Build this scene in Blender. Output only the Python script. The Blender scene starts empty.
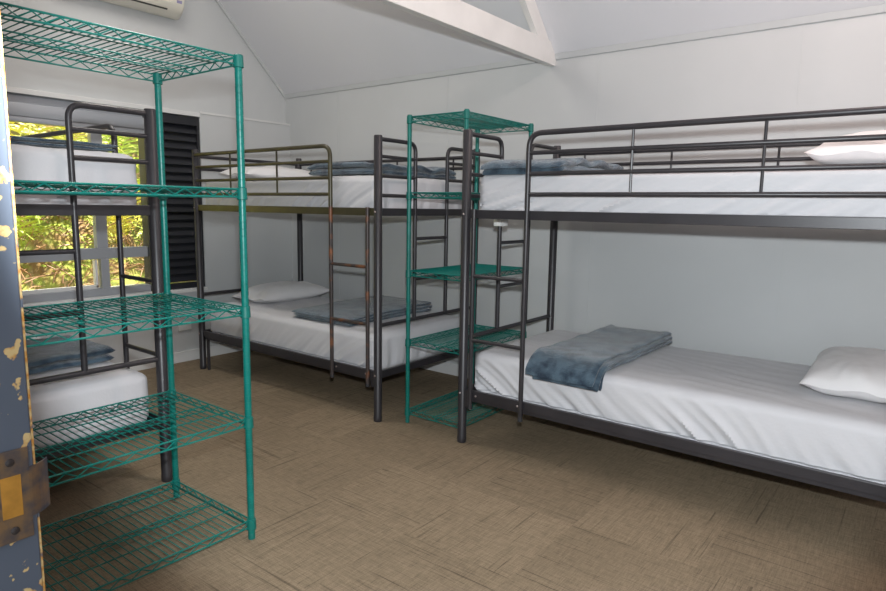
import bpy, bmesh, math, random
from mathutils import Vector, Matrix, noise

random.seed(7)
C = bpy.context.scene.collection
PI = math.pi

# ------------------------------------------------------------------ helpers
def obj(name, bm, m, parent=None, smooth=True, recalc=True):
    if recalc:
        bmesh.ops.recalc_face_normals(bm, faces=bm.faces)
    me = bpy.data.meshes.new(name)
    bm.to_mesh(me); bm.free()
    if smooth:
        for p in me.polygons: p.use_smooth = True
        try: me.set_sharp_from_angle(angle=math.radians(40))
        except Exception: pass
    me.materials.append(m)
    o = bpy.data.objects.new(name, me)
    C.objects.link(o)
    if parent is not None: o.parent = parent
    return o

def tag(o, label=None, cat=None, group=None, kind=None):
    if label: o['label'] = label
    if cat: o['category'] = cat
    if group: o['group'] = group
    if kind: o['kind'] = kind
    return o

def thing(name, loc, label=None, cat=None, group=None, kind=None, rotz=0):
    o = bpy.data.objects.new(name, None)
    C.objects.link(o)
    o.location = loc; o.rotation_euler = (0, 0, rotz)
    o.empty_display_size = 0.1
    return tag(o, label, cat, group, kind)

def V(*a): return Vector(a)

def box(bm, x0, x1, y0, y1, z0, z1, bev=0.0):
    ret = bmesh.ops.create_cube(bm, size=1.0)
    vs = ret['verts']
    for v in vs:
        v.co = V((x0+x1)/2 + v.co.x*abs(x1-x0), (y0+y1)/2 + v.co.y*abs(y1-y0), (z0+z1)/2 + v.co.z*abs(z1-z0))
    if bev > 0:
        es = set(e for v in vs for e in v.link_edges)
        bmesh.ops.bevel(bm, geom=list(es), offset=bev, segments=2, affect='EDGES', profile=0.6)

def fillet(pts, r, n=7):
    """round the inner corners of a polyline"""
    pts = [Vector(p) for p in pts]
    out = [pts[0]]
    for i in range(1, len(pts)-1):
        p, a, b = pts[i], pts[i-1], pts[i+1]
        d1 = (a-p).normalized(); d2 = (b-p).normalized()
        rr = min(r, (a-p).length*0.49, (b-p).length*0.49)
        for k in range(n+1):
            t = k/n
            q = (p+d1*rr)*(1-t)**2 + p*2*t*(1-t) + (p+d2*rr)*t**2
            out.append(q)
    out.append(pts[-1])
    return out

def tube(bm, pts, r, seg=10, cap=True):
    pts = [Vector(p) for p in pts]
    n = len(pts)
    rings = []
    up = None
    for i, p in enumerate(pts):
        if i == 0: t = pts[1]-p
        elif i == n-1: t = p-pts[i-1]
        else: t = (pts[i+1]-p).normalized() + (p-pts[i-1]).normalized()
        t.normalize()
        if up is None:
            ref = V(0, 0, 1) if abs(t.z) < 0.9 else V(1, 0, 0)
            up = (ref - t*ref.dot(t)).normalized()
        else:
            up = (up - t*up.dot(t))
            up.normalize()
        s = t.cross(up)
        rings.append([bm.verts.new(p + (up*math.cos(2*PI*k/seg) + s*math.sin(2*PI*k/seg))*r) for k in range(seg)])
    for a, b in zip(rings, rings[1:]):
        for k in range(seg):
            bm.faces.new((a[k], a[(k+1) % seg], b[(k+1) % seg], b[k]))
    if cap:
        bm.faces.new(rings[0][::-1]); bm.faces.new(rings[-1])

def lathe(bm, prof, x=0, y=0, seg=16):
    """prof: (radius, z) pairs"""
    rings = []
    for r, z in prof:
        rings.append([bm.verts.new((x+r*math.cos(2*PI*k/seg), y+r*math.sin(2*PI*k/seg), z)) for k in range(seg)])
    for a, b in zip(rings, rings[1:]):
        for k in range(seg):
            bm.faces.new((a[k], a[(k+1) % seg], b[(k+1) % seg], b[k]))
    bm.faces.new(rings[0][::-1]); bm.faces.new(rings[-1])

def NB(): return bmesh.new()

def poly_prism(bm, pts2, axis, a0, a1):
    """extrude a 2D polygon along an axis: axis 0 -> pts are (y,z); axis 1 -> pts are (x,z)"""
    def mk(p, a):
        return (a, p[0], p[1]) if axis == 0 else (p[0], a, p[1])
    A = [bm.verts.new(mk(p, a0)) for p in pts2]
    B = [bm.verts.new(mk(p, a1)) for p in pts2]
    n = len(pts2)
    for i in range(n):
        bm.faces.new((A[i], A[(i+1) % n], B[(i+1) % n], B[i]))
    bm.faces.new(A[::-1]); bm.faces.new(B)

# ------------------------------------------------------------------ materials
def mat(name, col, rough=0.5, metal=0.0, spec=0.5, nscale=0, namt=0.0, bump=0.0, bscale=50, sheen=0.0, col2=None, n2=None, coat=0.0):
    m = bpy.data.materials.new(name); m.use_nodes = True
    nt = m.node_tree; b = nt.nodes['Principled BSDF']
    b.inputs['Base Color'].default_value = (*col, 1)
    b.inputs['Roughness'].default_value = rough
    b.inputs['Metallic'].default_value = metal
    b.inputs['Specular IOR Level'].default_value = spec
    if sheen:
        b.inputs['Sheen Weight'].default_value = sheen
        b.inputs['Sheen Roughness'].default_value = 0.4
    if coat: b.inputs['Coat Weight'].default_value = coat
    tc = nt.nodes.new('ShaderNodeTexCoord')
    if nscale:
        nz = nt.nodes.new('ShaderNodeTexNoise'); nz.inputs['Scale'].default_value = nscale
        nz.inputs['Detail'].default_value = 5
        nt.links.new(tc.outputs['Object'], nz.inputs['Vector'])
        rp = nt.nodes.new('ShaderNodeValToRGB')
        c2 = col2 if col2 else tuple(c*(1-namt) for c in col)
        lo, hi = n2 if n2 else (0.35, 0.65)
        rp.color_ramp.elements[0].position = lo; rp.color_ramp.elements[0].color = (*c2, 1)
        rp.color_ramp.elements[1].position = hi; rp.color_ramp.elements[1].color = (*col, 1)
        nt.links.new(nz.outputs['Fac'], rp.inputs['Fac'])
        nt.links.new(rp.outputs['Color'], b.inputs['Base Color'])
    if bump:
        nb = nt.nodes.new('ShaderNodeTexNoise'); nb.inputs['Scale'].default_value = bscale
        nb.inputs['Detail'].default_value = 4
        nt.links.new(tc.outputs['Object'], nb.inputs['Vector'])
        bp = nt.nodes.new('ShaderNodeBump'); bp.inputs['Strength'].default_value = bump
        bp.inputs['Distance'].default_value = 0.01
        nt.links.new(nb.outputs['Fac'], bp.inputs['Height'])
        nt.links.new(bp.outputs['Normal'], b.inputs['Normal'])
    return m

M_dark = mat('charcoal_powder_coat', (0.036, 0.033, 0.037), 0.38, 0, 0.5, 6, 0.25, 0.05, 300)
M_olive_refl = mat('enamel_olive_reflection', (0.075, 0.066, 0.034), 0.35, 0.1, 0.5, 7, 0.35)  # olive tone is green reflection from the window, put into the base colour
M_rust = mat('worn_rusty_enamel', (0.05, 0.04, 0.038), 0.45, 0.1, 0.5, 9, 0, 0.1, 200, col2=(0.26, 0.095, 0.035), n2=(0.33, 0.50))
M_green = mat('green_epoxy_wire', (0.003, 0.175, 0.145), 0.35, 0, 0.5, 20, 0.2)
M_greend = mat('green_plastic_sleeve', (0.002, 0.14, 0.115), 0.45)
M_sheet = mat('white_cotton_sheet', (0.62, 0.615, 0.635), 0.85, 0, 0.2, 3, 0.03, 0.12, 70, sheen=0.1)
M_pillow = mat('white_pillowcase', (0.75, 0.735, 0.735), 0.85, 0, 0.2, 3, 0.03, 0.2, 25, sheen=0.1)
M_blanket = mat('blue_grey_fleece', (0.080, 0.122, 0.160), 0.95, 0, 0.1, 13, 0, 0.6, 160, sheen=0.55, col2=(0.026, 0.042, 0.064), n2=(0.38, 0.58))
M_wall = mat('pale_grey_wall_paint', (0.55, 0.56, 0.56), 0.55, 0, 0.35, 1.5, 0.05, 0.03, 40)
M_ceil = mat('white_ceiling_paint', (0.74, 0.735, 0.755), 0.7, 0, 0.3, 1.2, 0.03, 0.05, 60)
M_trim = mat('pale_trim_paint', (0.66, 0.66, 0.65), 0.45, 0, 0.4, 4, 0.04)
M_beam = mat('white_gloss_timber', (0.82, 0.80, 0.77), 0.4, 0, 0.5, 5, 0.07, 0.1, 30)
M_alu = mat('grey_window_frame', (0.34, 0.36, 0.39), 0.4, 0.2, 0.5)
M_alud = mat('dark_window_frame', (0.045, 0.047, 0.055), 0.45, 0, 0.5)
M_louvre = mat('black_louvre', (0.016, 0.017, 0.022), 0.35, 0, 0.5, 8, 0.2)
M_ac = mat('cream_plastic', (0.70, 0.67, 0.58), 0.4, 0, 0.5)
M_acd = mat('dark_slot', (0.05, 0.05, 0.045), 0.6)
M_acl = mat('violet_sticker', (0.28, 0.26, 0.42), 0.5)
M_white = mat('white_plastic', (0.8, 0.8, 0.78), 0.4)
M_base = mat('dark_bed_base', (0.03, 0.03, 0.033), 0.7)
M_steel = mat('bright_bolt', (0.5, 0.42, 0.40), 0.35, 0.8)

def glass_mat():
    m = bpy.data.materials.new('window_glass'); m.use_nodes = True
    nt = m.node_tree; nt.nodes.clear()
    o = nt.nodes.new('ShaderNodeOutputMaterial'); mx = nt.nodes.new('ShaderNodeMixShader')
    t = nt.nodes.new('ShaderNodeBsdfTransparent'); g = nt.nodes.new('ShaderNodeBsdfGlossy')
    g.inputs['Roughness'].default_value = 0.02
    mx.inputs[0].default_value = 0.05
    nt.links.new(t.outputs[0], mx.inputs[1]); nt.links.new(g.outputs[0], mx.inputs[2])
    nt.links.new(mx.outputs[0], o.inputs[0])
    return m
M_glass = glass_mat()

def carpet_mat():
    m = bpy.data.materials.new('carpet_tiles'); m.use_nodes = True
    nt = m.node_tree; N = nt.nodes; L = nt.links
    b = N['Principled BSDF']; b.inputs['Roughness'].default_value = 0.95
    b.inputs['Specular IOR Level'].default_value = 0.1
    tc = N.new('ShaderNodeTexCoord'); sp = N.new('ShaderNodeSeparateXYZ')
    L.new(tc.outputs['Object'], sp.inputs[0])
    def math_(op, a, bv=None, bs=None):
        n = N.new('ShaderNodeMath'); n.operation = op
        L.new(a, n.inputs[0])
        if bs is not None: L.new(bs, n.inputs[1])
        elif bv is not None: n.inputs[1].default_value = bv
        return n.outputs[0]
    fx = math_('FLOOR', math_('DIVIDE', math_('ADD', sp.outputs[0], 0.18), 0.5))
    fy = math_('FLOOR', math_('DIVIDE', math_('ADD', sp.outputs[1], 10.07), 0.5))
    par = math_('MODULO', math_('ADD', fx, bs=fy), 2.0)
    par = math_('ABSOLUTE', par)
    cid = N.new('ShaderNodeCombineXYZ'); L.new(fx, cid.inputs[0]); L.new(fy, cid.inputs[1])
    wn = N.new('ShaderNodeTexWhiteNoise'); wn.noise_dimensions = '3D'
    L.new(cid.outputs[0], wn.inputs['Vector'])
    def streak(sx, sy, detail=3):
        mp = N.new('ShaderNodeMapping'); mp.inputs['Scale'].default_value = (sx, sy, 1)
        L.new(tc.outputs['Object'], mp.inputs['Vector'])
        off = N.new('ShaderNodeVectorMath'); off.operation = 'ADD'
        sc = N.new('ShaderNodeVectorMath'); sc.operation = 'SCALE'; sc.inputs['Scale'].default_value = 37.0
        L.new(wn.outputs['Color'], sc.inputs[0])
        L.new(mp.outputs[0], off.inputs[0]); L.new(sc.outputs[0], off.inputs[1])
        nz = N.new('ShaderNodeTexNoise'); nz.inputs['Scale'].default_value = 1.0; nz.inputs['Detail'].default_value = detail
        nz.inputs['Roughness'].default_value = 0.7
        L.new(off.outputs[0], nz.inputs['Vector'])
        return nz.outputs['Fac']
    def choose(sa, sc, det):
        a = streak(sa, sc, det); c = streak(sc, sa, det)
        mx = N.new('ShaderNodeMix'); L.new(par, mx.inputs[0]); L.new(a, mx.inputs[2]); L.new(c, mx.inputs[3])
        return mx.outputs[0]
    rp = N.new('ShaderNodeValToRGB'); e = rp.color_ramp.elements
    e[0].position = 0.34; e[0].color = (0.168, 0.131, 0.090, 1)
    e[1].position = 0.50; e[1].color = (0.250, 0.194, 0.130, 1)
    x = e.new(0.64); x.color = (0.300, 0.235, 0.160, 1)
    wv = N.new('ShaderNodeMix'); wv.inputs[0].default_value = 0.5
    L.new(streak(14, 210, 2), wv.inputs[2]); L.new(streak(210, 14, 2), wv.inputs[3])
    L.new(wv.outputs[0], rp.inputs['Fac'])
    ln = N.new('ShaderNodeMapRange'); ln.inputs['From Min'].default_value = 0.31; ln.inputs['From Max'].default_value = 0.39
    ln.inputs['To Min'].default_value = 0.62; ln.inputs['To Max'].default_value = 1.0
    L.new(choose(1.8, 100, 1.5), ln.inputs['Value'])
    lv = N.new('ShaderNodeVectorMath'); lv.operation = 'SCALE'
    L.new(rp.outputs['Color'], lv.inputs[0]); L.new(ln.outputs[0], lv.inputs['Scale'])
    gr = N.new('ShaderNodeTexNoise'); gr.inputs['Scale'].default_value = 260; gr.inputs['Detail'].default_value = 2
    L.new(tc.outputs['Object'], gr.inputs['Vector'])
    bl = N.new('ShaderNodeTexNoise'); bl.inputs['Scale'].default_value = 1.15
    L.new(tc.outputs['Object'], bl.inputs['Vector'])
    def mul(col, fac, lo, hi):
        mr = N.new('ShaderNodeMapRange'); mr.inputs['From Min'].default_value = 0.3; mr.inputs['From Max'].default_value = 0.7
        mr.inputs['To Min'].default_value = lo; mr.inputs['To Max'].default_value = hi
        L.new(fac, mr.inputs['Value'])
        v = N.new('ShaderNodeVectorMath'); v.operation = 'SCALE'
        L.new(col, v.inputs[0]); L.new(mr.outputs[0], v.inputs['Scale'])
        return v.outputs[0]
    col = mul(lv.outputs[0], gr.outputs['Fac'], 0.86, 1.14)
    col = mul(col, bl.outputs['Fac'], 0.9, 1.08)
    col = mul(col, wn.outputs['Value'], 0.94, 1.06)
    L.new(col, b.inputs['Base Color'])
    bp = N.new('ShaderNodeBump'); bp.inputs['Strength'].default_value = 0.35; bp.inputs['Distance'].default_value = 0.004
    L.new(gr.outputs['Fac'], bp.inputs['Height']); L.new(bp.outputs['Normal'], b.inputs['Normal'])
    return m
M_carpet = carpet_mat()

def peeled_mat(name='peeling_paint', lo=0.56, hi=0.60):
    m = bpy.data.materials.new(name); m.use_nodes = True
    nt = m.node_tree; N = nt.nodes; L = nt.links
    b = N['Principled BSDF']; b.inputs['Roughness'].default_value = 0.5
    tc = N.new('ShaderNodeTexCoord')
    nz = N.new('ShaderNodeTexNoise'); nz.inputs['Scale'].default_value = 60; nz.inputs['Detail'].default_value = 3
    L.new(tc.outputs['Object'], nz.inputs['Vector'])
    rp = N.new('ShaderNodeValToRGB'); rp.color_ramp.elements[0].position = lo; rp.color_ramp.elements[1].position = hi
    rp.color_ramp.elements[0].color = (0, 0, 0, 1); rp.color_ramp.elements[1].color = (1, 1, 1, 1)
    L.new(nz.outputs['Fac'], rp.inputs['Fac'])
    n2 = N.new('ShaderNodeTexNoise'); n2.inputs['Scale'].default_value = 120
    L.new(tc.outputs['Object'], n2.inputs['Vector'])
    r2 = N.new('ShaderNodeValToRGB')
    r2.color_ramp.elements[0].position = 0.4; r2.color_ramp.elements[0].color = (0.62, 0.26, 0.04, 1)
    r2.color_ramp.elements[1].position = 0.6; r2.color_ramp.elements[1].color = (0.75, 0.55, 0.25, 1)
    L.new(n2.outputs['Fac'], r2.inputs['Fac'])
    mx = N.new('ShaderNodeMix'); mx.data_type = 'RGBA'
    L.new(rp.outputs['Color'], mx.inputs[0])
    mx.inputs[6].default_value = (0.115, 0.138, 0.18, 1)
    L.new(r2.outputs['Color'], mx.inputs[7])
    L.new(mx.outputs[2], b.inputs['Base Color'])
    return m
M_peel = peeled_mat('peeling_paint', 0.59, 0.61)
M_peel_edge = peeled_mat('peeling_edge_paint', 0.36, 0.44)
M_brass = mat('worn_brass', (0.30, 0.19, 0.10), 0.45, 0.5, 0.5, 40, 0, col2=(0.08, 0.09, 0.12), n2=(0.40, 0.6))
M_rawwood = mat('raw_orange_timber', (0.62, 0.30, 0.05), 0.6, 0, 0.3, 60, 0.3)

def leaf_mat(name, c1, c2, sc=4):
    m = mat(name, c1, 0.5, 0, 0.4, sc, 0, col2=c2, n2=(0.35, 0.65))
    b = m.node_tree.nodes['Principled BSDF']
    b.inputs['Subsurface Weight'].default_value = 0.0
    return m
M_fern = leaf_mat('fern_green', (0.62, 0.70, 0.12), (0.36, 0.50, 0.07))
M_fern2 = leaf_mat('fern_yellow', (0.80, 0.70, 0.14), (0.55, 0.58, 0.10))
M_leaf = leaf_mat('leaf_green', (0.55, 0.66, 0.12), (0.32, 0.44, 0.07))
M_leaf2 = leaf_mat('leaf_amber', (0.80, 0.58, 0.09), (0.60, 0.40, 0.07))
M_twig = leaf_mat('dry_twig', (0.52, 0.32, 0.19), (0.33, 0.17, 0.09), 9)
M_soil = mat('leaf_litter_soil', (0.30, 0.20, 0.09), 0.95, 0, 0.1, 6, 0.0, 0.6, 20, col2=(0.34, 0.40, 0.09), n2=(0.4, 0.6))

# ------------------------------------------------------------------ room shell
HC, SL, YL, XE = 2.301, 0.996, -3.675, 6.4     # wall height, roof slope, left wall, end wall
YR = YL/2                                      # ridge line
HR = HC - YR*SL
def struct(name, bm, m, smooth=False, parent=None):
    o = obj(name, bm, m, parent, smooth)
    if parent is None: o['kind'] = 'structure'
    return o

bm = NB(); box(bm, -0.12, XE+0.1, YL-1.6, 0.1, -0.08, 0.0); struct('floor', bm, M_carpet)

# right wall with fine panel joints
bm = NB(); box(bm, -0.12, XE+0.1, 0.0, 0.1, 0.0, HC+0.12); struct('wall_right', bm, M_wall)
t = thing('trim_1', (0, 0, 0), kind='structure')
for x in (0.71, 1.91, 3.113, 4.25, 5.5):
    bm = NB(); box(bm, x-0.004, x+0.004, -0.0022, 0.001, 0.09, HC); obj('joint_strip', bm, M_wall, t, False)

# window wall: thick lower wall with the opening, thin gable above
WY0, WY1, WZ0, WZ1 = -2.36, -0.92, 0.61, 2.005
bm = NB()
F = 0.06
box(bm, -0.12, F, YL, 0.0, 0.0, WZ0)
box(bm, -0.12, F, YL, WY0, WZ0, WZ1)
box(bm, -0.12, F, WY1, 0.0, WZ0, WZ1)
box(bm, -0.12, F, YL, 0.0, WZ1, 2.05)
poly_prism(bm, [(0.0, 2.05), (0.0, HC), (YR, HR), (YL, HC), (YL, 2.05)], 0, -0.12, 0.0)
struct('wall_window', bm, M_wall)

# wall on the camera's side, with the doorway the picture is taken through
DX0, DX1, DH = 4.27, 5.22, 2.08
bm = NB()
box(bm, -0.12, DX0, YL-0.11, YL, 0.0, HC+0.1)
box(bm, DX1, XE+0.1, YL-0.11, YL, 0.0, HC+0.1)
box(bm, DX0, DX1, YL-0.11, YL, DH, HC+0.1)
struct('wall_left', bm, M_wall)
bm = NB()
poly_prism(bm, [(0.1, 0.0), (0.1, HC), (YR, HR), (YL, HC), (YL, 0.0)], 0, XE, XE+0.1)
struct('wall_end', bm, M_wall)

# sloping ceiling, both pitches
bm = NB()
poly_prism(bm, [(0.12, HC-0.12*SL), (YR, HR), (YL-0.12, HC-0.12*SL), (YL-0.12, HC-0.12*SL+0.12), (YR, HR+0.12), (0.12, HC-0.12*SL+0.12)], 0, -0.14, XE+0.12)
struct('ceiling', bm, M_ceil)

# cornice strips
bm = NB(); poly_prism(bm, [(0, HC-0.018), (-0.010, HC-0.016), (-0.022, HC+0.018), (0, HC)], 0, 0, XE); struct('trim_2', bm, M_wall)
bm = NB()
d = 0.022
poly_prism(bm, [(0, HC-0.03), (0, HC), (YR, HR), (YR, HR-0.03)], 0, 0, d)
poly_prism(bm, [(YL, HC-0.03), (YL, HC), (YR, HR), (YR, HR-0.03)], 0, 0, d)
struct('trim_3', bm, M_wall)
# skirting
bm = NB(); box(bm, F, XE, -0.014, 0, 0, 0.09, 0.003); struct('baseboard_right', bm, M_trim)
bm = NB(); box(bm, F, F+0.014, YL, 0, 0, 0.09, 0.003); struct('baseboard_window', bm, M_trim)
# timber bead at the corner end of the lower wall panel
bm = NB(); box(bm, F, F+0.006, WY1, 0.0, 2.035, 2.052); struct('trim_4', bm, M_trim)

# roof truss: tie beam and rafter
TX = 2.81
bm = NB()
box(bm, TX-0.05, TX, YL, 0.0, 2.245, 2.388, 0.004)
struct('tie_beam', bm, M_beam)
bm = NB()
off = 0.135
poly_prism(bm, [(-0.10, 2.388), (-0.24, 2.388), (YR, HR-off-0.06), (YR, HR-0.003), (-0.085, HC+0.085*SL-0.003)], 0, TX-0.045, TX-0.006)
poly_prism(bm, [(YL+0.10, 2.388), (YL+0.24, 2.388), (YR, HR-off-0.06), (YR, HR-0.003), (YL+0.085, HC+0.085*SL-0.003)], 0, TX-0.045, TX-0.006)
struct('rafter', bm, M_beam)

# doorway frame (the flaking post at the left of the picture)
dr = thing('door_1', (DX0, YL-0.008, 0), kind='structure')
bm = NB(); box(bm, 0.0, 0.035, -0.036, 0.0, 0, DH, 0.0015); obj('jamb', bm, M_peel, dr, False)
bm = NB(); box(bm, -0.03, 0.0345, 0.0, 0.002, 0, DH, 0.0008); obj('jamb_edge', bm, M_peel_edge, dr, False)
bm = NB(); box(bm, 0.0, 0.02, -0.11, -0.036, 0, DH, 0.001); obj('door_stop', bm, M_peel_edge, dr, False)
bm = NB(); box(bm, 0.92, 0.95, -0.11, 0.0, 0, DH, 0.002); obj('jamb', bm, M_peel, dr, False)
bm = NB(); box(bm, 0.0, 0.95, -0.11, 0.0, DH-0.03, DH, 0.002); obj('door_head', bm, M_peel, dr, False)
bm = NB()
zc = 1.064
box(bm, 0.035, 0.0372, -0.033, -0.004, zc-0.040, zc+0.040, 0.0008)
sp_ = obj('strike_plate', bm, M_brass, dr, False)
bm = NB()
for k in range(6):
    a0, a1 = k/6, (k+1)/6
    def q(a): return (0.0372 - 0.012*a*a, -0.006 + 0.020*a)
    x0, y0 = q(a0); x1, y1 = q(a1)
    vs = [bm.verts.new(p) for p in ((x0, y0, zc-0.022), (x1, y1, zc-0.022), (x1, y1, zc+0.022), (x0, y0, zc+0.022))]
    vb = [bm.verts.new((v.co.x-0.002, v.co.y, v.co.z)) for v in vs]
    bm.faces.new(vs); bm.faces.new(vb[::-1])
    for i in range(4): bm.faces.new((vs[i], vb[i], vb[(i+1) % 4], vs[(i+1) % 4]))
obj('lip', bm, M_brass, sp_, True)
bm = NB(); box(bm, 0.0365, 0.0376, -0.026, -0.011, zc-0.018, zc+0.018); obj('latch_hole', bm, M_rawwood, sp_, False)
for s in (-1, 1):
    bm = NB(); lathe(bm, [(0.0034, 0), (0.0034, 0.0008), (0.002, 0.0015)], seg=12)
    for v in bm.verts: v.co = V(0.037+v.co.z, -0.018+v.co.x, zc+s*0.030+v.co.y)
    obj('screw', bm, M_rust, sp_)

# ------------------------------------------------------------------ window
w = thing('window_1', (0, 0, 0), kind='structure')
GX = -0.03
WYm = -1.285                                    # right end of the glazed part
bm = NB()
box(bm, GX-0.04, GX+0.05, WY0, WYm, WZ1-0.055, WZ1-0.002, 0.003)     # head
box(bm, GX-0.04, GX+0.05, WY0, WYm, WZ0, WZ0+0.055, 0.003)           # bottom rail
box(bm, GX-0.04, GX+0.05, WY0, WY0+0.055, WZ0+0.055, WZ1-0.055, 0.003)
f_ = obj('window_frame', bm, M_alu, w, False)
bm = NB(); box(bm, GX-0.04, GX+0.06, WYm-0.09, WYm, WZ0, WZ1-0.002, 0.003); obj('dark_jamb', bm, M_alud, w, False)
bm = NB(); box(bm, GX-0.04, GX+0.07, WY0+0.0, WY0+0.03, WZ0, WZ1-0.002, 0.003); obj('dark_jamb', bm, M_alud, w, False)
bm = NB(); box(bm, GX-0.025, GX+0.03, WY0+0.05, WYm-0.09, 0.885, 0.965, 0.003); obj('transom', bm, M_alu, w, False)
bm = NB(); box(bm, GX-0.025, GX+0.03, -1.755, -1.675, 0.965, WZ1-0.05, 0.003); obj('mullion', bm, M_alu, w, False)
bm = NB(); box(bm, GX-0.025, GX+0.03, -1.735, -1.675, WZ0+0.05, 0.885, 0.003); obj('mullion', bm, M_alu, w, False)
# open awning sash edges that show as bright strips
bm = NB()
box(bm, GX-0.02, GX+0.02, -1.775, -1.757, WZ0+0.06, 0.88, 0.002)
box(bm, GX-0.02, GX+0.02, WY0+0.06, -1.757, WZ0+0.055, WZ0+0.08, 0.002)
obj('sash', bm, M_trim, w, False)
# roller blind cassette at the head
bm = NB()
box(bm, GX+0.02, F-0.002, WY0+0.06, WYm-0.09, 1.86, WZ1-0.056, 0.012)
box(bm, GX+0.02, F-0.012, WY0+0.06, WYm-0.09, 1.825, 1.862, 0.006)
obj('blind_cassette', bm, M_alu, w)
for y0, y1, z0, z1 in ((WY0+0.055, -1.755, 0.965, WZ1-0.055), (-1.675, WYm-0.09, 0.965, WZ1-0.055), (WY0+0.055, -1.735, WZ0+0.055, 0.885), (-1.675, WYm-0.09, WZ0+0.055, 0.885)):
    bm = NB(); box(bm, GX-0.003, GX+0.003, y0, y1, z0, z1); obj('pane', bm, M_glass, w, False)
bm = NB(); box(bm, GX+0.05, F+0.03, WY0-0.02, WY1, WZ0-0.03, WZ0-0.002, 0.004); obj('window_sill', bm, M_trim, w, False)
bm = NB(); box(bm, F, F+0.012, WY0-0.03, WY1+0.0, WZ1, WZ1+0.035, 0.003); obj('architrave', bm, M_trim, w, False)

sh = thing('louvre_shutter', (F-0.03, (WYm+WY1)/2, WZ0), 'black horizontal louvre shutter filling the right end of the window opening', 'shutter')
hw = (WY1-WYm)/2-0.003; hh = WZ1-WZ0-0.003
bm = NB()
box(bm, -0.03, 0.025, -hw, -hw+0.035, 0.0, hh, 0.003)
box(bm, -0.03, 0.025, hw-0.02, hw, 0.0, hh, 0.003)
box(bm, -0.03, 0.025, -hw+0.035, hw-0.02, hh-0.07, hh, 0.003)
box(bm, -0.03, 0.025, -hw+0.035, hw-0.02, 0.0, 0.05, 0.003)
obj('shutter_frame', bm, M_louvre, sh, False)
bm = NB()
n = 20
for k in range(n):
    z = 0.055 + (hh-0.13)*(k+0.5)/n
    h = (hh-0.13)/n
    poly = [(-0.02, z+h*0.62), (-0.018, z+h*0.66), (0.018, z-h*0.42), (0.016, z-h*0.48)]
    poly_prism(bm, poly, 1, -hw+0.036, hw-0.021)
obj('louvre_blades', bm, M_louvre, sh, False)

# power outlet near the floor on the window wall
po = thing('power_outlet', (F, -1.13, 0.265), 'small white power outlet low on the wall under the louvre shutter', 'outlet')
bm = NB(); box(bm, 0, 0.012, -0.058, 0.058, 0, 0.072, 0.004); obj('face_plate', bm, M_white, po)
for s in (-1, 1):
    bm = NB(); box(bm, 0.012, 0.015, s*0.03-0.008, s*0.03+0.008, 0.046, 0.062, 0.001); obj('switch', bm, M_white, po)

# split-system air conditioner
ac = thing('air_conditioner', (0, -1.515, 2.725), 'cream wall-mounted split air conditioner high under the gable', 'air conditioner')
AW = 0.435
def ac_prof(): return [(0.0, 0.02), (0.05, 0.0), (0.10, 0.0), (0.16, 0.035), (0.192, 0.08), (0.205, 0.15), (0.20, 0.25), (0.185, 0.285), (0.15, 0.295), (0.0, 0.295)]
bm = NB()
ys = [(-AW, 0.86), (-AW+0.012, 0.97), (-AW+0.035, 1.0), (AW-0.035, 1.0), (AW-0.012, 0.97), (AW, 0.86)]
rings = []
for y, s in ys:
    rings.append([bm.verts.new((px*s, y, 0.147+(pz-0.147)*(0.9+0.1*s))) for px, pz in ac_prof()])
for a, b_ in zip(rings, rings[1:]):
    n = len(a)
    for k in range(n): bm.faces.new((a[k], a[(k+1) % n], b_[(k+1) % n], b_[k]))
bm.faces.new(rings[0][::-1]); bm.faces.new(rings[-1])
obj('body', bm, M_ac, ac)
bm = NB(); poly_prism(bm, [(0.075, -0.002), (0.10, -0.004), (0.158, 0.029), (0.15, 0.036), (0.075, 0.006)], 1, -0.37, 0.30)
obj('air_vane', bm, M_ac, ac)
bm = NB(); poly_prism(bm, [(0.158, 0.026), (0.166, 0.036), (0.155, 0.04)], 1, -0.37, 0.30); obj('vent_slot', bm, M_acd, ac)
bm = NB(); poly_prism(bm, [(0.1955, 0.085), (0.2005, 0.105), (0.198, 0.106), (0.193, 0.086)], 1, 0.36, 0.40); obj('sticker', bm, M_acl, ac)
bm = NB(); poly_prism(bm, [(0.186, 0.066), (0.196, 0.08), (0.192, 0.083), (0.18, 0.068)], 1, -0.42, 0.33); obj('front_flap', bm, M_ac, ac)

# ------------------------------------------------------------------ bunk beds
BL, BW, HP = 1.92, 0.9955, 1.715
ZG = (1.672, 1.578, 1.478, 1.378)              # guard rail bars
ZU0, ZU1, ZL0, ZL1 = 1.250, 1.297, 0.245, 0.312

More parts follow.
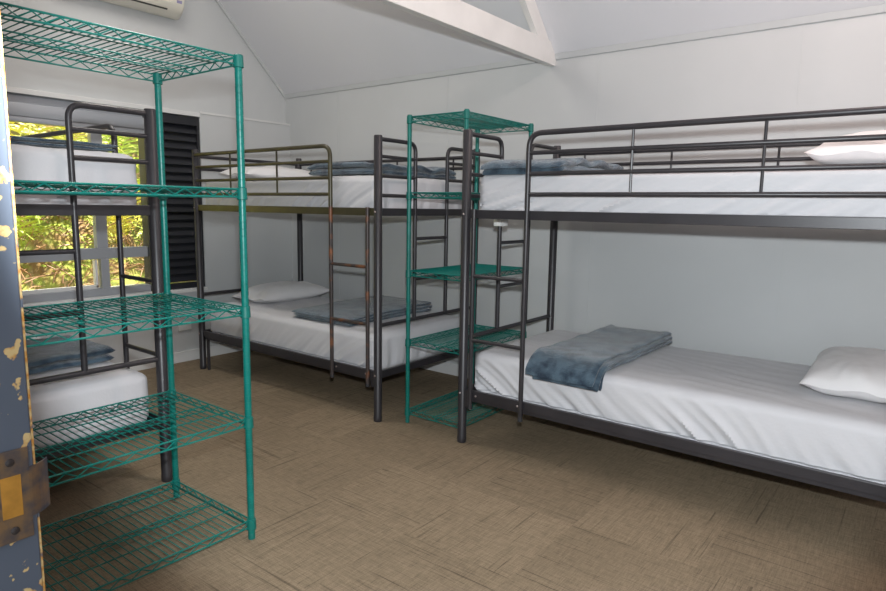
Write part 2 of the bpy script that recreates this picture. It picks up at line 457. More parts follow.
def bunk(name, X, Y, sx, sy, label, guard_m, ladder_m, extra=None, BL=BL):
    """X,Y: foot post nearest the aisle. local +x runs to the head, +y to the wall; sx, sy mirror it"""
    root = thing(name, (X, Y, 0), label, 'bunk bed', 'black metal bunk beds')
    def P(x, y, z): return (x*sx, y*sy, z)
    def T(bm, pts, r, seg=12, fl=None):
        pts = [V(*P(*p)) for p in pts]
        if fl: pts = fillet(pts, fl)
        tube(bm, pts, r, seg)
    def BX(bm, x0, x1, y0, y1, z0, z1, bev=0.002):
        a, b = sorted((x0*sx, x1*sx)); c, d = sorted((y0*sy, y1*sy))
        box(bm, a, b, c, d, z0, z1, bev)
    # four posts with rounded caps
    for px, py in ((0, 0), (0, BW), (BL, 0), (BL, BW)):
        bm = NB()
        lathe(bm, [(0.024, 0.0), (0.0265, 0.004), (0.0265, 0.03), (0.025, 0.034), (0.025, HP-0.006), (0.022, HP)], px*sx, py*sy, 18)
        p = obj('post', bm, M_dark, root)
        if py == 0:
            for zz in (0.29, 1.275):
                bm = NB()
                lathe(bm, [(0.0055, 0), (0.0055, 0.004), (0.003, 0.006)], seg=8)
                for v in bm.verts: v.co = V(px*sx + v.co.x, -sy*(0.0245 + v.co.z), zz + v.co.y)
                obj('bolt', bm, M_steel, p)
    # side rails: angle section, upper and lower, near and far
    for z0, z1 in ((ZU0, ZU1), (ZL0, ZL1)):
        for near in (True, False):
            bm = NB()
            y = 0.0 if near else BW
            s = 1 if near else -1
            BX(bm, 0.02, BL-0.02, y-0.008*s, y+0.012*s, z1-0.045, z1)
            if z0 == ZL0:
                BX(bm, 0.04, BL-0.04, y+0.004*s, y+0.020*s, z0, z1-0.0455)
            BX(bm, 0.03, BL-0.03, y+0.012*s, y+0.034*s, z1-0.045, z1-0.041, 0)
            obj('side_rail', bm, guard_m if (near and z0 == ZU0) else M_dark, root, False)
        for x in (0.0, BL):
            bm = NB(); s = 1 if x == 0 else -1
            BX(bm, x-0.008, x+0.012, 0.02, BW-0.02, z1-0.045, z1)
            obj('end_rail', bm, M_dark, root, False)
        bm = NB()
        for k in range(24):
            x = 0.05 + (BL-0.10)*k/23
            T(bm, [(x, 0.014, z1-0.038), (x, BW-0.014, z1-0.038)], 0.0025, 5)
        for k in range(9):
            y = 0.05 + (BW-0.10)*k/8
            T(bm, [(0.014, y, z1-0.0345), (BL-0.014, y, z1-0.0345)], 0.0025, 5)
        obj('wire_base', bm, M_base, root)
    # guard rail on the aisle side: hoop that turns down into the ladder
    yg = -0.021
    SX0, SX1 = 0.066, 0.386
    bm = NB()
    T(bm, [(BL, -0.004, ZG[0]), (BL-0.05, yg, ZG[0]), (SX1, yg, ZG[0]), (SX1, yg, ZU1+0.01)], 0.0135, 12, 0.07)
    for z in ZG[1:]:
        T(bm, [(BL-0.01, -0.004, z), (BL-0.05, yg, z), (SX1, yg, z)], 0.0105, 10)
    g = obj('guard_rail', bm, guard_m, root)
    for x in (0.908, 1.438):
        bm = NB(); T(bm, [(x, yg, ZG[0]), (x, yg, ZG[3])], 0.0065, 8); obj('baluster', bm, guard_m, g)
    # wall-side guard rail
    bm = NB()
    yb = BW-0.004
    T(bm, [(0.02, yb, 1.66), (BL-0.02, yb, 1.66)], 0.0125, 10)
    T(bm, [(0.02, yb, 1.585), (BL-0.02, yb, 1.585)], 0.0105, 10)
    g = obj('wall_side_rail', bm, M_dark, root)
    for x in (0.20, 0.745, 1.305, 1.75):
        bm = NB(); T(bm, [(x, yb, 1.66), (x, yb, ZU1-0.02)], 0.0065, 8); obj('baluster', bm, M_dark, g)
    # ladder
    bm = NB()
    T(bm, [(SX1, yg, ZU1+0.012), (SX1, yg, 0.232)], 0.0125, 12)
    T(bm, [(SX0, yg, ZU1+0.004), (SX0, yg, 0.232)], 0.0125, 12)
    ld = obj('ladder', bm, ladder_m, root)
    for z in (0.947, 0.598):
        bm = NB(); T(bm, [(SX0, yg, z), (SX1, yg, z)], 0.0105, 10); obj('rung', bm, ladder_m, ld)
    for x in (SX0, SX1):
        bm = NB(); T(bm, [(x, yg, 0.232), (x, yg, 0.212)], 0.0128, 12); obj('rubber_foot', bm, M_base, ld)
    for x in (SX0+0.028, SX1-0.026):
        bm = NB(); lathe(bm, [(0.006, 0), (0.006, 0.004), (0.003, 0.006)], seg=8)
        for v in bm.verts: v.co = V(x*sx + v.co.x, -sy*(0.008 + v.co.z), 0.285 + v.co.y)
        obj('bolt', bm, M_steel, ld)
    # foot frame: two hoops from the posts, stiles, rungs, bottom bar
    bm = NB()
    Y1, Y2 = 0.335, BW-0.335
    for a, b in ((0.0, Y1), (BW, Y2)):
        T(bm, [(0, a, 1.695), (0, b, 1.695), (0, b, 0.595)], 0.0125, 12, 0.06)
        for z in (1.597, 1.485, 1.372):
            T(bm, [(0, a, z), (0, b, z)], 0.0105, 10)
    T(bm, [(0, 0, 0.595), (0, BW, 0.595)], 0.0125, 12)
    ff = obj('foot_frame', bm, M_dark, root)
    for z in (1.108, 0.852):
        bm = NB(); T(bm, [(0, Y1, z), (0, Y2, z)], 0.0105, 10); obj('rung', bm, M_dark, ff)
    # head frame
    bm = NB()
    for z in (1.662, 1.57): T(bm, [(BL, 0, z), (BL, BW, z)], 0.0125, 10)
    for y in (0.03, BW-0.03): T(bm, [(BL, y, 1.662), (BL, y, 1.57)], 0.010, 8)
    obj('head_rail', bm, M_dark, root)
    bm = NB(); T(bm, [(BL, 0, 0.60), (BL, BW, 0.60)], 0.0125, 10); obj('head_bar', bm, M_dark, root)
    # extra leg beside the head post
    if extra is None:
        bm = NB(); T(bm, [(BL-0.062, 0.012, 0.0), (BL-0.062, 0.012, ZL0+0.02)], 0.0125, 10); obj('support_leg', bm, M_dark, root)
    # bracket where the lower rail meets the foot post
    bm = NB(); BX(bm, 0.015, 0.05, -0.014, -0.0085, ZL1-0.10, ZL1-0.004); obj('bracket', bm, M_dark, root, False)
    if extra: extra(root, P, T, BX)
    return root

def extraA(root, P, T, BX):
    bm = NB(); BX(bm, -0.022, 0.030, 0.300, 0.375, 1.205, 1.2475, 0.006)
    o = obj('plastic_clip', bm, M_white, root); o['label'] = 'white plastic clip under the bed base'

BLA = 2.0
XA, YA = 2.904, -1.1106
XB, YB = 2.307, -1.1676
XCc, YCc = 2.126, -2.422
bunk('bunk_bed', XA, YA, 1, 1, 'charcoal metal bunk bed at right against the long wall, nearest the camera', M_dark, M_dark, extraA, BLA)
bunk('bunk_bed', XB, YB, -1, 1, 'metal bunk bed with rusty ladder in the far corner between wall and window', M_olive_refl, M_rust)
bunk('bunk_bed', XCc, YCc, -1, -1, 'charcoal metal bunk bed in front of the window, behind the large green shelving', M_dark, M_dark)

# ------------------------------------------------------------------ mattresses
def fbm(x, y, z=0.0): return noise.noise(V(x, y, z))

def mattress(x0, x1, y0, y1, z0, z1, near, foot, label, seed, fold=0.010, slant=1.0):
    """near: sign of the aisle side in y, foot: sign of the foot end in x"""
    root_name = 'mattress'
    a, b, c = (x1-x0)/2, (y1-y0)/2, (z1-z0)/2
    nx, ny, nz = 200, 56, 22
    bm = NB()
    vmap = {}
    def V_(p):
        key = (round(p[0]*1e4), round(p[1]*1e4), round(p[2]*1e4))
        if key not in vmap: vmap[key] = bm.verts.new(p)
        return vmap[key]
    def lin(n, h): return [-h + 2*h*i/n for i in range(n+1)]
    X, Y_, Z = lin(nx, a), lin(ny, b), lin(nz, c)
    for s in (-1, 1):
        for i in range(nx):
            for j in range(ny):
                bm.faces.new([V_((X[i], Y_[j], s*c)), V_((X[i+1], Y_[j], s*c)), V_((X[i+1], Y_[j+1], s*c)), V_((X[i], Y_[j+1], s*c))])
        for i in range(nx):
            for k in range(nz):
                bm.faces.new([V_((X[i], s*b, Z[k])), V_((X[i+1], s*b, Z[k])), V_((X[i+1], s*b, Z[k+1])), V_((X[i], s*b, Z[k+1]))])
        for j in range(ny):
            for k in range(nz):
                bm.faces.new([V_((s*a, Y_[j], Z[k])), V_((s*a, Y_[j+1], Z[k])), V_((s*a, Y_[j+1], Z[k+1])), V_((s*a, Y_[j], Z[k+1]))])
    r = 0.05
    for v in bm.verts:
        p = v.co.copy()
        inner = V(max(-a+r, min(a-r, p.x)), max(-b+r, min(b-r, p.y)), max(-c+r*0.7, min(c-r*0.8, p.z)))
        dlt = p-inner
        rr = r if True else 0
        if dlt.length > 1e-6:
            d = dlt.normalized()
            # keep the box size, rounding only the edges
            q = inner + V(d.x*r, d.y*r, d.z*(r*0.8 if d.z > 0 else r*0.7))
        else: q = p
        ztop = (c - q.z)/(2*c)                       # 0 top .. 1 bottom
        ux, uy = q.x, q.y
        side_y = abs(p.y) > b-1e-4 and abs(p.z) < c-1e-4
        side_x = abs(p.x) > a-1e-4 and abs(p.z) < c-1e-4
        # distance from the foot end, 0..1
        ft = (a - foot*q.x)/(2*a)
        env = 0.35 + 0.65*math.exp(-ft*3.2) + 0.35*math.exp(-(1-ft)*9)
        g = min(1.0, ztop*1.3)*(1.0 if ztop < 0.8 else max(0.35, 1-(ztop-0.8)*2.5))
        if side_y:
            ph = (foot*-q.x*1.0 - slant*ztop*0.26*(1.6-ft))*34 + 2.2*fbm(q.x*3+seed, q.z*2, 1.7)
            wv = 1.0 - 2.0*abs(math.sin(ph*0.5))**0.8 + 0.6*(1.0 - 2.0*abs(math.sin(ph*1.07+1.3+seed))**0.8)
            wv *= 0.25+1.5*max(0, fbm(q.x*2.3+seed*3, 5.1, q.z)+0.30)
            q.y += math.copysign(1, p.y)*(fold*env*g*wv + 0.004*math.sin(ztop*PI))
            if ztop > 0.88: q.y -= math.copysign(1, p.y)*0.010
        if side_x:
            ph = q.y*42 + 2.0*fbm(q.y*4+seed, q.z*3, 9.2)
            wv = math.sin(ph) + 0.5*math.sin(ph*1.9+0.7)
            q.x += math.copysign(1, p.x)*(fold*0.8*g*wv*(0.5+abs(fbm(q.y*3, seed, 2.2))) + 0.004*math.sin(ztop*PI))
        # top: long soft wrinkles plus a shallow crown and dips
        if q.z > c*0.55:
            e = min(1.0, (b-abs(p.y))/0.1)*min(1.0, (a-abs(p.x))/0.1)
            wr = fbm(q.x*2.2+seed, q.y*11+q.x*2.5, 3.0)
            wr = (1-abs(wr)*2.2)
            q.z += e*(0.006 - 0.004*(p.y/b)**2) + e*0.0045*max(0, wr)**3 + 0.003*e*fbm(q.x*5, q.y*5, seed)
            q.z += 0.010*(abs(p.y)/b)**6*fbm(q.x*1.7+seed, 0.3, p.y)*0.6
        v.co = q
    me_center = V((x0+x1)/2, (y0+y1)/2, (z0+z1)/2)
    for v in bm.verts: v.co.z += c
    o = obj('mattress', bm, M_sheet)
    o.location = (me_center.x, me_center.y, z0)
    for p in o.data.polygons: p.use_smooth = True
    tag(o, label, 'mattress', 'white sheeted mattresses')
    return o

ZB_L, ZB_U = ZL1-0.030, ZU1-0.030
def bed_extent(X, Y, sx, sy, BL=BL):
    xs = sorted((X+sx*0.045, X+sx*(BL-0.04))); ys = sorted((Y+sy*0.032, Y+sy*(BW-0.032)))
    return (*xs, *ys)
eA = bed_extent(XA, YA, 1, 1, BLA); eB = bed_extent(XB, YB, -1, 1); eC = bed_extent(XCc, YCc, -1, -1)
mattress(*eA, ZB_L, 0.522, -1, -1, 'white sheeted mattress on the lower bunk at right, under a folded blanket and pillow', 1.3, 0.019)
mattress(*eA, ZB_U, 1.488, -1, -1, 'white sheeted mattress on the top bunk at right, behind the long guard rail', 4.1, 0.018, -1.6)
mattress(*eB, ZB_L, 0.522, -1, 1, 'white sheeted mattress on the lower bunk in the far corner, behind the rusty ladder', 7.7, 0.010)
mattress(*eB, ZB_U, 1.490, -1, 1, 'white sheeted mattress on the top bunk in the far corner', 2.9, 0.010)
mattress(*eC, ZB_L, 0.530, 1, 1, 'white sheeted mattress on the lower bunk by the window, seen through green shelves', 5.2, 0.008)
mattress(*eC, ZB_U, 1.520, 1, 1, 'white sheeted mattress on the top bunk in front of the window', 8.4, 0.008)

# ------------------------------------------------------------------ pillows
def pillow(cx, cy, z, wx, wy, t, rz, label, seed, tilt=(0, 0)):
    bm = NB()
    nu, nv = 48, 40
    grid = {}
    for s in (1, -1):
        for i in range(nu+1):
            for j in range(nv+1):
                u = -1+2*i/nu; v = -1+2*j/nv
                edge = i in (0, nu) or j in (0, nv)
                if edge and s == -1:
                    grid[(s, i, j)] = grid[(1, i, j)]; continue
                # outline: pinched sides, pointed corners
                ox = u*(1-0.10*(1-u*u)*0 - 0.07*(1-abs(v)**3)*abs(u)**3 + 0.0)
                oy = v*(1-0.06*(1-abs(u)**3)*abs(v)**3)
                h = max(0.0, (1-abs(u)**2.6))**0.55*max(0.0, (1-abs(v)**2.6))**0.55
                n1 = fbm(u*2.1+seed, v*2.1, seed*0.7)
                ang = math.atan2(v, u)
                rad = math.hypot(u, v)
                wr = 0.05*math.sin(ang*16+3*n1)*max(0, rad-0.45)*(1-abs(u)**8)*(1-abs(v)**8)
                hz = h*(1+0.16*n1) + wr*0.9 + 0.03*fbm(u*5, v*5, seed)*h
                z_ = t*(0.62*hz) if s == 1 else -t*0.38*min(h, 0.82)
                grid[(s, i, j)] = bm.verts.new((ox*wx/2, oy*wy/2, z_ + 0.33*t + 0.02*n1*(1-h)))
    for s in (1, -1):
        for i in range(nu):
            for j in range(nv):
                q = [grid[(s, i, j)], grid[(s, i+1, j)], grid[(s, i+1, j+1)], grid[(s, i, j+1)]]
                try: bm.faces.new(q if s == 1 else q[::-1])
                except ValueError: pass
    o = obj('pillow', bm, M_pillow)
    for p in o.data.polygons: p.use_smooth = True
    o.location = (cx, cy, z); o.rotation_euler = (tilt[0], tilt[1], rz)
    tag(o, label, 'pillow', 'white pillows')
    return o

pillow(4.69, -0.52, 0.525, 0.40, 0.70, 0.17, 0.03, 'plump white pillow on the lower bunk at right, cut by the frame edge', 1.1)
pillow(4.66, -0.56, 1.492, 0.40, 0.70, 0.165, -0.05, 'white pillow on the top bunk at right, above the guard rail', 2.6)
pillow(0.66, -0.58, 0.525, 0.40, 0.74, 0.15, 0.06, 'white pillow on the lower bunk in the far corner', 3.9)
pillow(0.66, -0.66, 1.493, 0.40, 0.74, 0.12, -0.03, 'white pillow on the top bunk in the far corner, behind its guard rail', 5.3)

# ------------------------------------------------------------------ folded blankets
def blanket(x0, x1, yf, yn, z, label, seed, T=0.066, layers=3, drape=0.0, skew=0.0, edge=None, rough=0.006, sag=0.0, fold=1, grow=0.0):
    """lies across a bed: yf = end by the wall, yn = end by the aisle; drape hangs over the edge at y=edge"""
    bm = NB()
    ns = 64; nr = 30
    sg = 1 if yf > yn else -1                       # the aisle is towards -sg in y
    Ltot = abs(yf-yn) + drape
    w = (x1-x0)
    lt = T/layers
    for L in range(layers):
        rings = []
        hw = w/2*(1-0.02*(layers-1-L)) ; xo = 0.010*(L % 2) - 0.008*fold*L
        hw *= 0.985 if L == 1 else 1.0
        for i in range(ns+1):
            s = i/ns
            d = s*Ltot
            if L == 0: d = d*0.99
            endk = min(1.0, min(s, 1-s)*Ltot/0.03)
            endk = max(0.05, math.sqrt(max(0, 1-(1-endk)**2)))
            # path: flat, then bends over the mattress edge
            R = 0.055 + L*lt
            flat = abs(yf-yn) - 0.0
            if drape > 0 and d > flat - 0.05:
                q = (d-(flat-0.05))
                ang = min(q/R, PI/2*0.92)
                py = (flat-0.05) + R*math.sin(ang) + 0.0
                pz = -R*(1-math.cos(ang))
                if q > R*PI/2*0.92:
                    ex = q-R*PI/2*0.92
                    py += ex*math.cos(PI/2*0.92); pz -= ex*math.sin(PI/2*0.92)
                nrm = (math.sin(ang), math.cos(ang))
            else:
                py, pz, nrm = d, 0.0, (0.0, 1.0)
            ring = []
            hgt = lt*0.5*endk
            rnd = lt*0.5
            for k in range(nr):
                a = 2*PI*k/nr
                ca, sa = math.cos(a), math.sin(a)
                ex = 0.18
                wx = math.copysign(abs(ca)**ex, ca)*hw*(0.97+0.03*endk)
                hx = math.copysign(abs(sa)**0.7, sa)*hgt
                wxn = wx/hw
                bulge = 1 + 0.25*(fbm(s*5+seed, wxn*2.2, L*3.3))
                off = lt*0.5 + lt*L + (hx*bulge) + rough*1.6*fbm(s*6+seed, wxn*3+L*0.13, seed)*(0.4+0.6*(L/(layers-1) if layers > 1 else 1))
                off *= (1.0 - sag*(s**2))
                off = max(off, 0.0012)
                xx = (x0+x1)/2 + xo + wx + skew*(s-0.5) + grow*(s-0.5)*wxn + 0.006*fbm(s*4+seed*2, L, 2.2+wxn*0.4)
                yy = yf - sg*(py + nrm[0]*off) + sg*0.010*fbm(wxn*2, L*2.0+seed, 4.4)*(1 if s in (0.0, 1.0) else 0.6)
                zz = z + pz + nrm[1]*off
                ring.append(bm.verts.new((xx, yy, zz)))
            rings.append(ring)
        for ra, rb in zip(rings, rings[1:]):
            for k in range(nr):
                bm.faces.new((ra[k], ra[(k+1) % nr], rb[(k+1) % nr], rb[k]))
        bm.faces.new(rings[0][::-1]); bm.faces.new(rings[-1])
    cx, cy = (x0+x1)/2, (yf+yn)/2
    for v in bm.verts: v.co -= V(cx, cy, z)
    o = obj('folded_blanket', bm, M_blanket)
    for p in o.data.polygons: p.use_smooth = True
    o.location = (cx, cy, z)
    tag(o, label, 'blanket', 'folded blue-grey blankets')
    return o

blanket(3.36, 3.735, -0.16, -1.075, 0.531, 'blue-grey fleece blanket folded across the lower bunk at right', 0.4, 0.068, 3, 0.075, -0.03, rough=0.010)
blanket(2.965, 3.44, -0.25, -1.085, 1.496, 'blue-grey fleece blanket at the foot of the top bunk at right, drooping over the edge', 3.3, 0.075, 2, 0.012, 0.03, rough=0.014, sag=0.25)
blanket(1.39, 1.97, -0.19, -1.09, 0.530, 'blue-grey blanket folded flat on the lower bunk behind the rusty ladder', 6.1, 0.070, 3, 0.0, 0.02, rough=0.006, sag=0.35)
blanket(1.56, 2.20, -0.24, -1.085, 1.500, 'blue-grey blanket lying across the top bunk in the far corner', 9.7, 0.075, 2, 0.0, 0.0, rough=0.018)
blanket(1.28, 1.80, -3.33, -2.475, 0.538, 'dark blue-grey blanket on the lower bunk by the window, behind green shelves', 12.2, 0.07, 2, 0.0, 0.0, rough=0.006)
blanket(1.55, 2.02, -3.34, -2.51, 1.528, 'dark blanket spread thin on the top bunk in front of the window', 15.5, 0.032, 2, 0.0, 0.0, rough=0.004)

# ------------------------------------------------------------------ wire shelving
def wire_shelf_mesh(bm, dx, dy, pitch=0.0255):
    """dx: depth, dy: length, origin at the centre, z=0 at the collar middle"""
    hx, hy = dx/2, dy/2
    zt, zb = 0.013, -0.015
    rw = 0.0034
    i = 0.011
    # side ledges: two runner wires each joined by a zigzag
    def truss(p0, p1, dirn, zt_, zb_, r, npitch):
        p0, p1 = V(*p0), V(*p1)
        tube(bm, [p0+V(0, 0, zt_), p1+V(0, 0, zt_)], r, 6)
        tube(bm, [p0+V(0, 0, zb_), p1+V(0, 0, zb_)], r, 6)
        Ln = (p1-p0).length
        n = max(2, int(round(Ln/npitch)))
        pts = []
        for k in range(2*n+1):
            pts.append(p0.lerp(p1, k/(2*n)) + V(0, 0, zt_-r if k % 2 == 0 else zb_+r))
        tube(bm, pts, r*0.72, 5)
    truss((hx, -hy+i, 0), (hx, hy-i, 0), 1, zt, zb, rw, 0.072)
    truss((-hx, -hy+i, 0), (-hx, hy-i, 0), 1, zt, zb, rw, 0.072)
    truss((-hx+i, hy, 0), (hx-i, hy, 0), 0, zt, zb, rw, 0.066)
    truss((-hx+i, -hy, 0), (hx-i, -hy, 0), 0, zt, zb, rw, 0.066)
    # middle truss and single stiffeners
    truss((0, -hy, 0), (0, hy, 0), 1, zt-0.007, zb, rw*0.85, 0.072)
    for s in (-0.5, 0.5):
        tube(bm, [(s*hx, -hy, zt-0.0055), (s*hx, hy, zt-0.0055)], rw*0.8, 6)
    # deck wires across the depth, ends bent down on the runners
    n = int(dy/pitch)
    for k in range(1, n):
        y = -hy + dy*k/n
        tube(bm, [(-hx, y, zt-0.004), (-hx+0.008, y, zt+0.0005), (hx-0.008, y, zt+0.0005), (hx, y, zt-0.004)], 0.0021, 5)

def shelving(x0, x1, y0, y1, levels, height, label, rpost=0.0130):
    root = thing('wire_shelving', ((x0+x1)/2, (y0+y1)/2, 0), label, 'shelving', 'green wire shelving units')
    hx, hy = (x1-x0)/2, (y1-y0)/2
    for sx in (-1, 1):
        for sy in (-1, 1):
            bm = NB()
            prof = [(rpost*0.9, 0.022)]
            z = 0.026
            while z < height-0.02:
                prof += [(rpost, z), (rpost, z+0.0225), (rpost*0.93, z+0.0233), (rpost*0.93, z+0.0247)]
                z += 0.0254
            prof += [(rpost, z), (rpost, height-0.012)]
            lathe(bm, prof, sx*hx, sy*hy, 14)
            p = obj('post', bm, M_green, root)
            bm = NB(); lathe(bm, [(rpost*1.0, height-0.014), (rpost*1.16, height-0.012), (rpost*1.16, height-0.004), (rpost*0.9, height)], sx*hx, sy*hy, 14); obj('cap', bm, M_greend, p)
            bm = NB(); lathe(bm, [(rpost*1.0, 0.0), (rpost*1.02, 0.004), (rpost*1.02, 0.02), (rpost*0.8, 0.026)], sx*hx, sy*hy, 14); obj('levelling_foot', bm, M_greend, p)
    for z in levels:
        bm = NB(); wire_shelf_mesh(bm, 2*hx, 2*hy)
        for v in bm.verts: v.co.z += z
        s = obj('shelf', bm, M_green, root)
        for sx in (-1, 1):
            for sy in (-1, 1):
                bm = NB()
                lathe(bm, [(rpost*1.12, z-0.026), (rpost*1.42, z-0.024), (rpost*1.30, z+0.017), (rpost*1.08, z+0.019)], sx*hx, sy*hy, 14)
                obj('collar', bm, M_greend, s)
    return root

shelving(2.324, 2.882, -3.575, -2.4863, (1.815, 1.350, 0.912, 0.480, 0.065), 1.835, 'tall green wire shelving unit at left, nearest the camera, with five empty shelves', 0.0134)
shelving(2.459, 2.861, -1.066, -0.385, (1.805, 1.376, 0.919, 0.502, 0.070), 1.829, 'green wire shelving unit standing between the two bunk beds on the long wall', 0.0125)

# ------------------------------------------------------------------ outside the window
# sloping bank
bm = NB()
def bank_z(x, y):
    d = -x
    return -0.1 + max(0, d-0.45)*0.98 + 0.12*fbm(x*1.3, y*1.3, 2.0) - max(0, d-4.2)*0.5
NX, NY = 40, 60
G = [[bm.verts.new((-0.2 - 7.0*i/NX, -7.5 + 9.5*j/NY, bank_z(-0.2-7.0*i/NX, -7.5+9.5*j/NY))) for j in range(NY+1)] for i in range(NX+1)]
for i in range(NX):
    for j in range(NY):
        bm.faces.new((G[i][j], G[i+1][j], G[i+1][j+1], G[i][j+1]))
struct('ground', bm, M_soil, True)

def frond(bm, base, ang, L, rise, droop, seed):
    rnd = random.Random(seed)
    n = 16
    pts = []
    dx, dy = math.cos(ang), math.sin(ang)
    for i in range(n+1):
        t = i/n
        r = L*(t*0.95)
        z = rise*L*math.sin(t*PI*0.62) - droop*L*t**3
        pts.append(base + V(dx*r, dy*r, z))
    tube(bm, pts, 0.004, 4)
    side = V(-dy, dx, 0)
    for i in range(2, n+1):
        t = i/n
        p = pts[i]; tan = (pts[i]-pts[i-1]).normalized()
        ln = 0.26*L*math.sin(PI*min(1, t*0.9+0.10))**0.8*(1.02-t*0.55)
        for s in (-1, 1):
            d = (side*s*0.92 + tan*0.45 + V(0, 0, -0.12+rnd.uniform(-.1, .1))).normalized()
            wd = tan*0.022*L/0.6
            tip = p + d*ln
            mid = p + d*ln*0.5 + V(0, 0, 0.008)
            a = bm.verts.new(p-wd*0.4); b = bm.verts.new(mid-wd*0.55); c = bm.verts.new(tip)
            e = bm.verts.new(mid+wd*0.55); f = bm.verts.new(p+wd*0.4)
            bm.faces.new((a, b, e, f)); bm.faces.new((b, c, e))

def fern(x, y, size, m, label, seed, group='ferns on the bank outside'):
    rnd = random.Random(seed)
    z = bank_z(x, y) - 0.02
    bm = NB()
    k = 11
    for i in range(k):
        a = 2*PI*i/k + rnd.uniform(-.25, .25)
        frond(bm, V(0, 0, 0.0), a, size*rnd.uniform(0.8, 1.15), rnd.uniform(0.45, 0.95), rnd.uniform(0.1, 0.4), seed*31+i)
    o = obj('fern', bm, m, None, True, False)
    o.location = (x, y, z)
    tag(o, label, 'fern', group)
    return o
FL = 'green fern with arching fronds on the bank outside the window'
FY = 'yellowed fern with arching fronds on the bank outside the window'
fern_spots = [(-2.05, -1.75, .75, 0), (-2.0, -0.95, .7, 1), (-2.15, -0.25, .75, 0), (-2.6, -1.3, .8, 1), (-2.7, -0.6, .8, 0),
              (-2.1, 0.45, .7, 1), (-1.95, -2.4, .7, 0), (-2.7, -2.0, .8, 1), (-2.75, 0.15, .8, 0), (-3.3, -1.0, .8, 0), (-3.3, -0.1, .85, 1), (-2.3, 1.1, .7, 0), (-3.3, 0.8, .8, 0), (-1.95, -0.5, .5, 0), (-1.9, 0.15, .5, 1)]
for i, (x, y, s, k) in enumerate(fern_spots):
    x += 0.55
    if k == 0: fern(x, y, s, M_fern, FL, i+3, 'green ferns on the bank outside')
    else: fern(x, y, s, M_fern2, FY, i+3, 'yellowed ferns on the bank outside')

def shrub(x, y, h, m, label, seed, group):
    rnd = random.Random(seed)
    z = bank_z(x, y) - 0.05
    root = thing('shrub', (x, y, z), label, 'shrub', group)
    bm = NB(); bl = NB()
    for i in range(9):
        a = rnd.uniform(0, 2*PI); sp = rnd.uniform(0.1, 0.55)
        tip = V(math.cos(a)*sp, math.sin(a)*sp, h*rnd.uniform(0.6, 1.0))
        mid = tip*0.5 + V(rnd.uniform(-.1, .1), rnd.uniform(-.1, .1), 0.05)
        tube(bm, [V(0, 0, 0), mid, tip], 0.008, 5)
        for j in range(70):
            t = rnd.uniform(0.25, 1.05)
            p = (mid*(2*t) if t < 0.5 else mid.lerp(tip, (t-0.5)*2)) + V(rnd.gauss(0, .10), rnd.gauss(0, .10), rnd.gauss(0, .08))
            d = V(rnd.uniform(-1, 1), rnd.uniform(-1, 1), rnd.uniform(-.5, .5)).normalized()
            n = d.cross(V(rnd.uniform(-.4, .4), rnd.uniform(-.4, .4), 1)).normalized()
            l = rnd.uniform(0.06, 0.12); w_ = l*0.3
            vs = [bl.verts.new(p), bl.verts.new(p+d*l*0.5+n*w_+V(0, 0, .006)), bl.verts.new(p+d*l), bl.verts.new(p+d*l*0.5-n*w_+V(0, 0, .006))]
            bl.faces.new(vs)
    obj('stem', bm, M_twig, root)
    obj('foliage', bl, m, root, False, False)
for i, (x, y, h, k) in enumerate([(-3.6, -1.7, 1.0, 0), (-3.7, -0.5, 1.1, 1), (-3.5, 0.6, 1.0, 0), (-4.1, -1.1, 1.2, 1), (-4.1, 0.1, 1.2, 0), (-3.9, 1.3, 1.2, 1), (-3.6, -2.6, 1.1, 1), (-4.6, 1.0, 1.4, 0), (-4.6, -0.5, 1.5, 0), (-4.6, -1.8, 1.5, 1), (-4.4, 2.0, 1.4, 0), (-4.2, 0.65, 1.2, 1)]):
    if k == 0: shrub(x, y, h, M_leaf, 'bright green leafy shrub at the top of the bank outside', 50+i, 'green shrubs on the bank')
    else: shrub(x, y, h, M_leaf2, 'amber-leaved shrub at the top of the bank outside', 50+i, 'amber shrubs on the bank')

# dry fallen twigs and fronds covering the foot of the bank: nobody could count them
rnd = random.Random(99)
bm = NB()
for i in range(1500):
    x = rnd.uniform(-2.2, -0.5); y = rnd.uniform(-2.9, 1.6)
    z = bank_z(x, y) + rnd.uniform(0.0, 0.10)
    a = rnd.uniform(0, 2*PI); l = rnd.uniform(0.12, 0.42); tl = rnd.uniform(-0.3, 0.9)
    d = V(math.cos(a), math.sin(a), tl).normalized()*l
    p = V(x, y, z)
    tube(bm, [p, p+d*0.5+V(rnd.uniform(-.03, .03), rnd.uniform(-.03, .03), 0.03), p+d], rnd.uniform(0.0025, 0.006), 4, False)
o = obj('dry_twigs', bm, M_twig)
tag(o, 'tangle of dry brown twigs on the bank below the ferns outside', 'twigs', kind='stuff')
bm = NB()
for i in range(300):
    x = rnd.uniform(-2.2, -0.5); y = rnd.uniform(-2.9, 1.6)
    p = V(x, y, bank_z(x, y) + rnd.uniform(0.03, 0.14))
    d = V(rnd.uniform(-1, 1), rnd.uniform(-1, 1), rnd.uniform(-.3, .6)).normalized(); n = d.cross(V(0.2, 0, 1)).normalized()
    l = rnd.uniform(0.05, 0.11)
    bm.faces.new([bm.verts.new(p), bm.verts.new(p+d*l*.5+n*l*.3), bm.verts.new(p+d*l), bm.verts.new(p+d*l*.5-n*l*.3)])
o = obj('ground_leaves', bm, M_leaf, None, False, False)
tag(o, 'scattered green leaves among the dry twigs outside the window', 'leaves', kind='stuff')

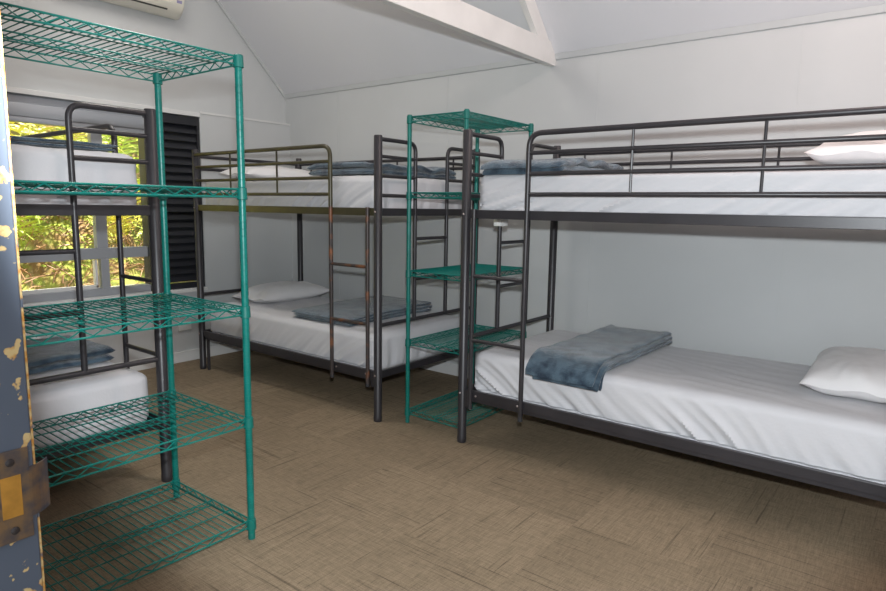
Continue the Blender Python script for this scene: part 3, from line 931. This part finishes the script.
# ------------------------------------------------------------------ camera
CAM = V(4.8957, -3.8757, 1.3106)
Rv = V(0.78923067, 0.61390005, 0.01554597); Uv = V(-0.09777635, 0.10062861, 0.99010791); Fv = V(-0.60626292, 0.78294356, -0.13944409)
cam = bpy.data.cameras.new('camera'); co = bpy.data.objects.new('camera', cam); C.objects.link(co)
cam.sensor_width = 36.0; cam.lens = 629.51*36/886; cam.clip_start = 0.01
co.matrix_world = Matrix(((Rv.x, Uv.x, -Fv.x, CAM.x), (Rv.y, Uv.y, -Fv.y, CAM.y), (Rv.z, Uv.z, -Fv.z, CAM.z), (0, 0, 0, 1)))
bpy.context.scene.camera = co

# ------------------------------------------------------------------ light
def light(name, kind, loc, energy, col=(1, 1, 1), target=None, **kw):
    l = bpy.data.lights.new(name, kind); l.energy = energy; l.color = col
    for k, v in kw.items(): setattr(l, k, v)
    o = bpy.data.objects.new(name, l); C.objects.link(o); o.location = loc
    if target is not None:
        d = Vector(target)-Vector(loc); o.rotation_euler = d.to_track_quat('-Z', 'Y').to_euler()
    return o
# the camera's flash, just above the lens
light('camera_flash', 'SPOT', (4.905, -3.868, 1.47), 300, (0.90, 0.96, 1.0), (3.38, -1.58, 1.27), spot_size=math.radians(82), spot_blend=0.22, shadow_soft_size=0.03)
# the room's warm ceiling lamp
light('overhead_light', 'POINT', (4.9, -1.15, 3.1), 50, (1.0, 0.81, 0.75), None, shadow_soft_size=0.14)
light('overhead_light', 'AREA', (1.5, -1.84, 3.4), 24, (1.0, 0.95, 0.88), (1.5, -1.83, 0), shape='RECTANGLE', size=1.2, size_y=0.3)  # added area fill over the far end, no lamp known there
# daylight on the bank outside
light('sun', 'SUN', (0, 0, 8), 19, (1.0, 0.93, 0.78), (0.6, -3.5, 0), angle=math.radians(2))

wd = bpy.data.worlds.new('world'); bpy.context.scene.world = wd; wd.use_nodes = True
bg = wd.node_tree.nodes['Background']; bg.inputs['Color'].default_value = (0.80, 0.90, 1.0, 1); bg.inputs['Strength'].default_value = 1.3

vs = bpy.context.scene.view_settings
vs.view_transform = 'Standard'; vs.look = 'None'; vs.exposure = 0.0; vs.gamma = 1.0; vs.use_curve_mapping = False
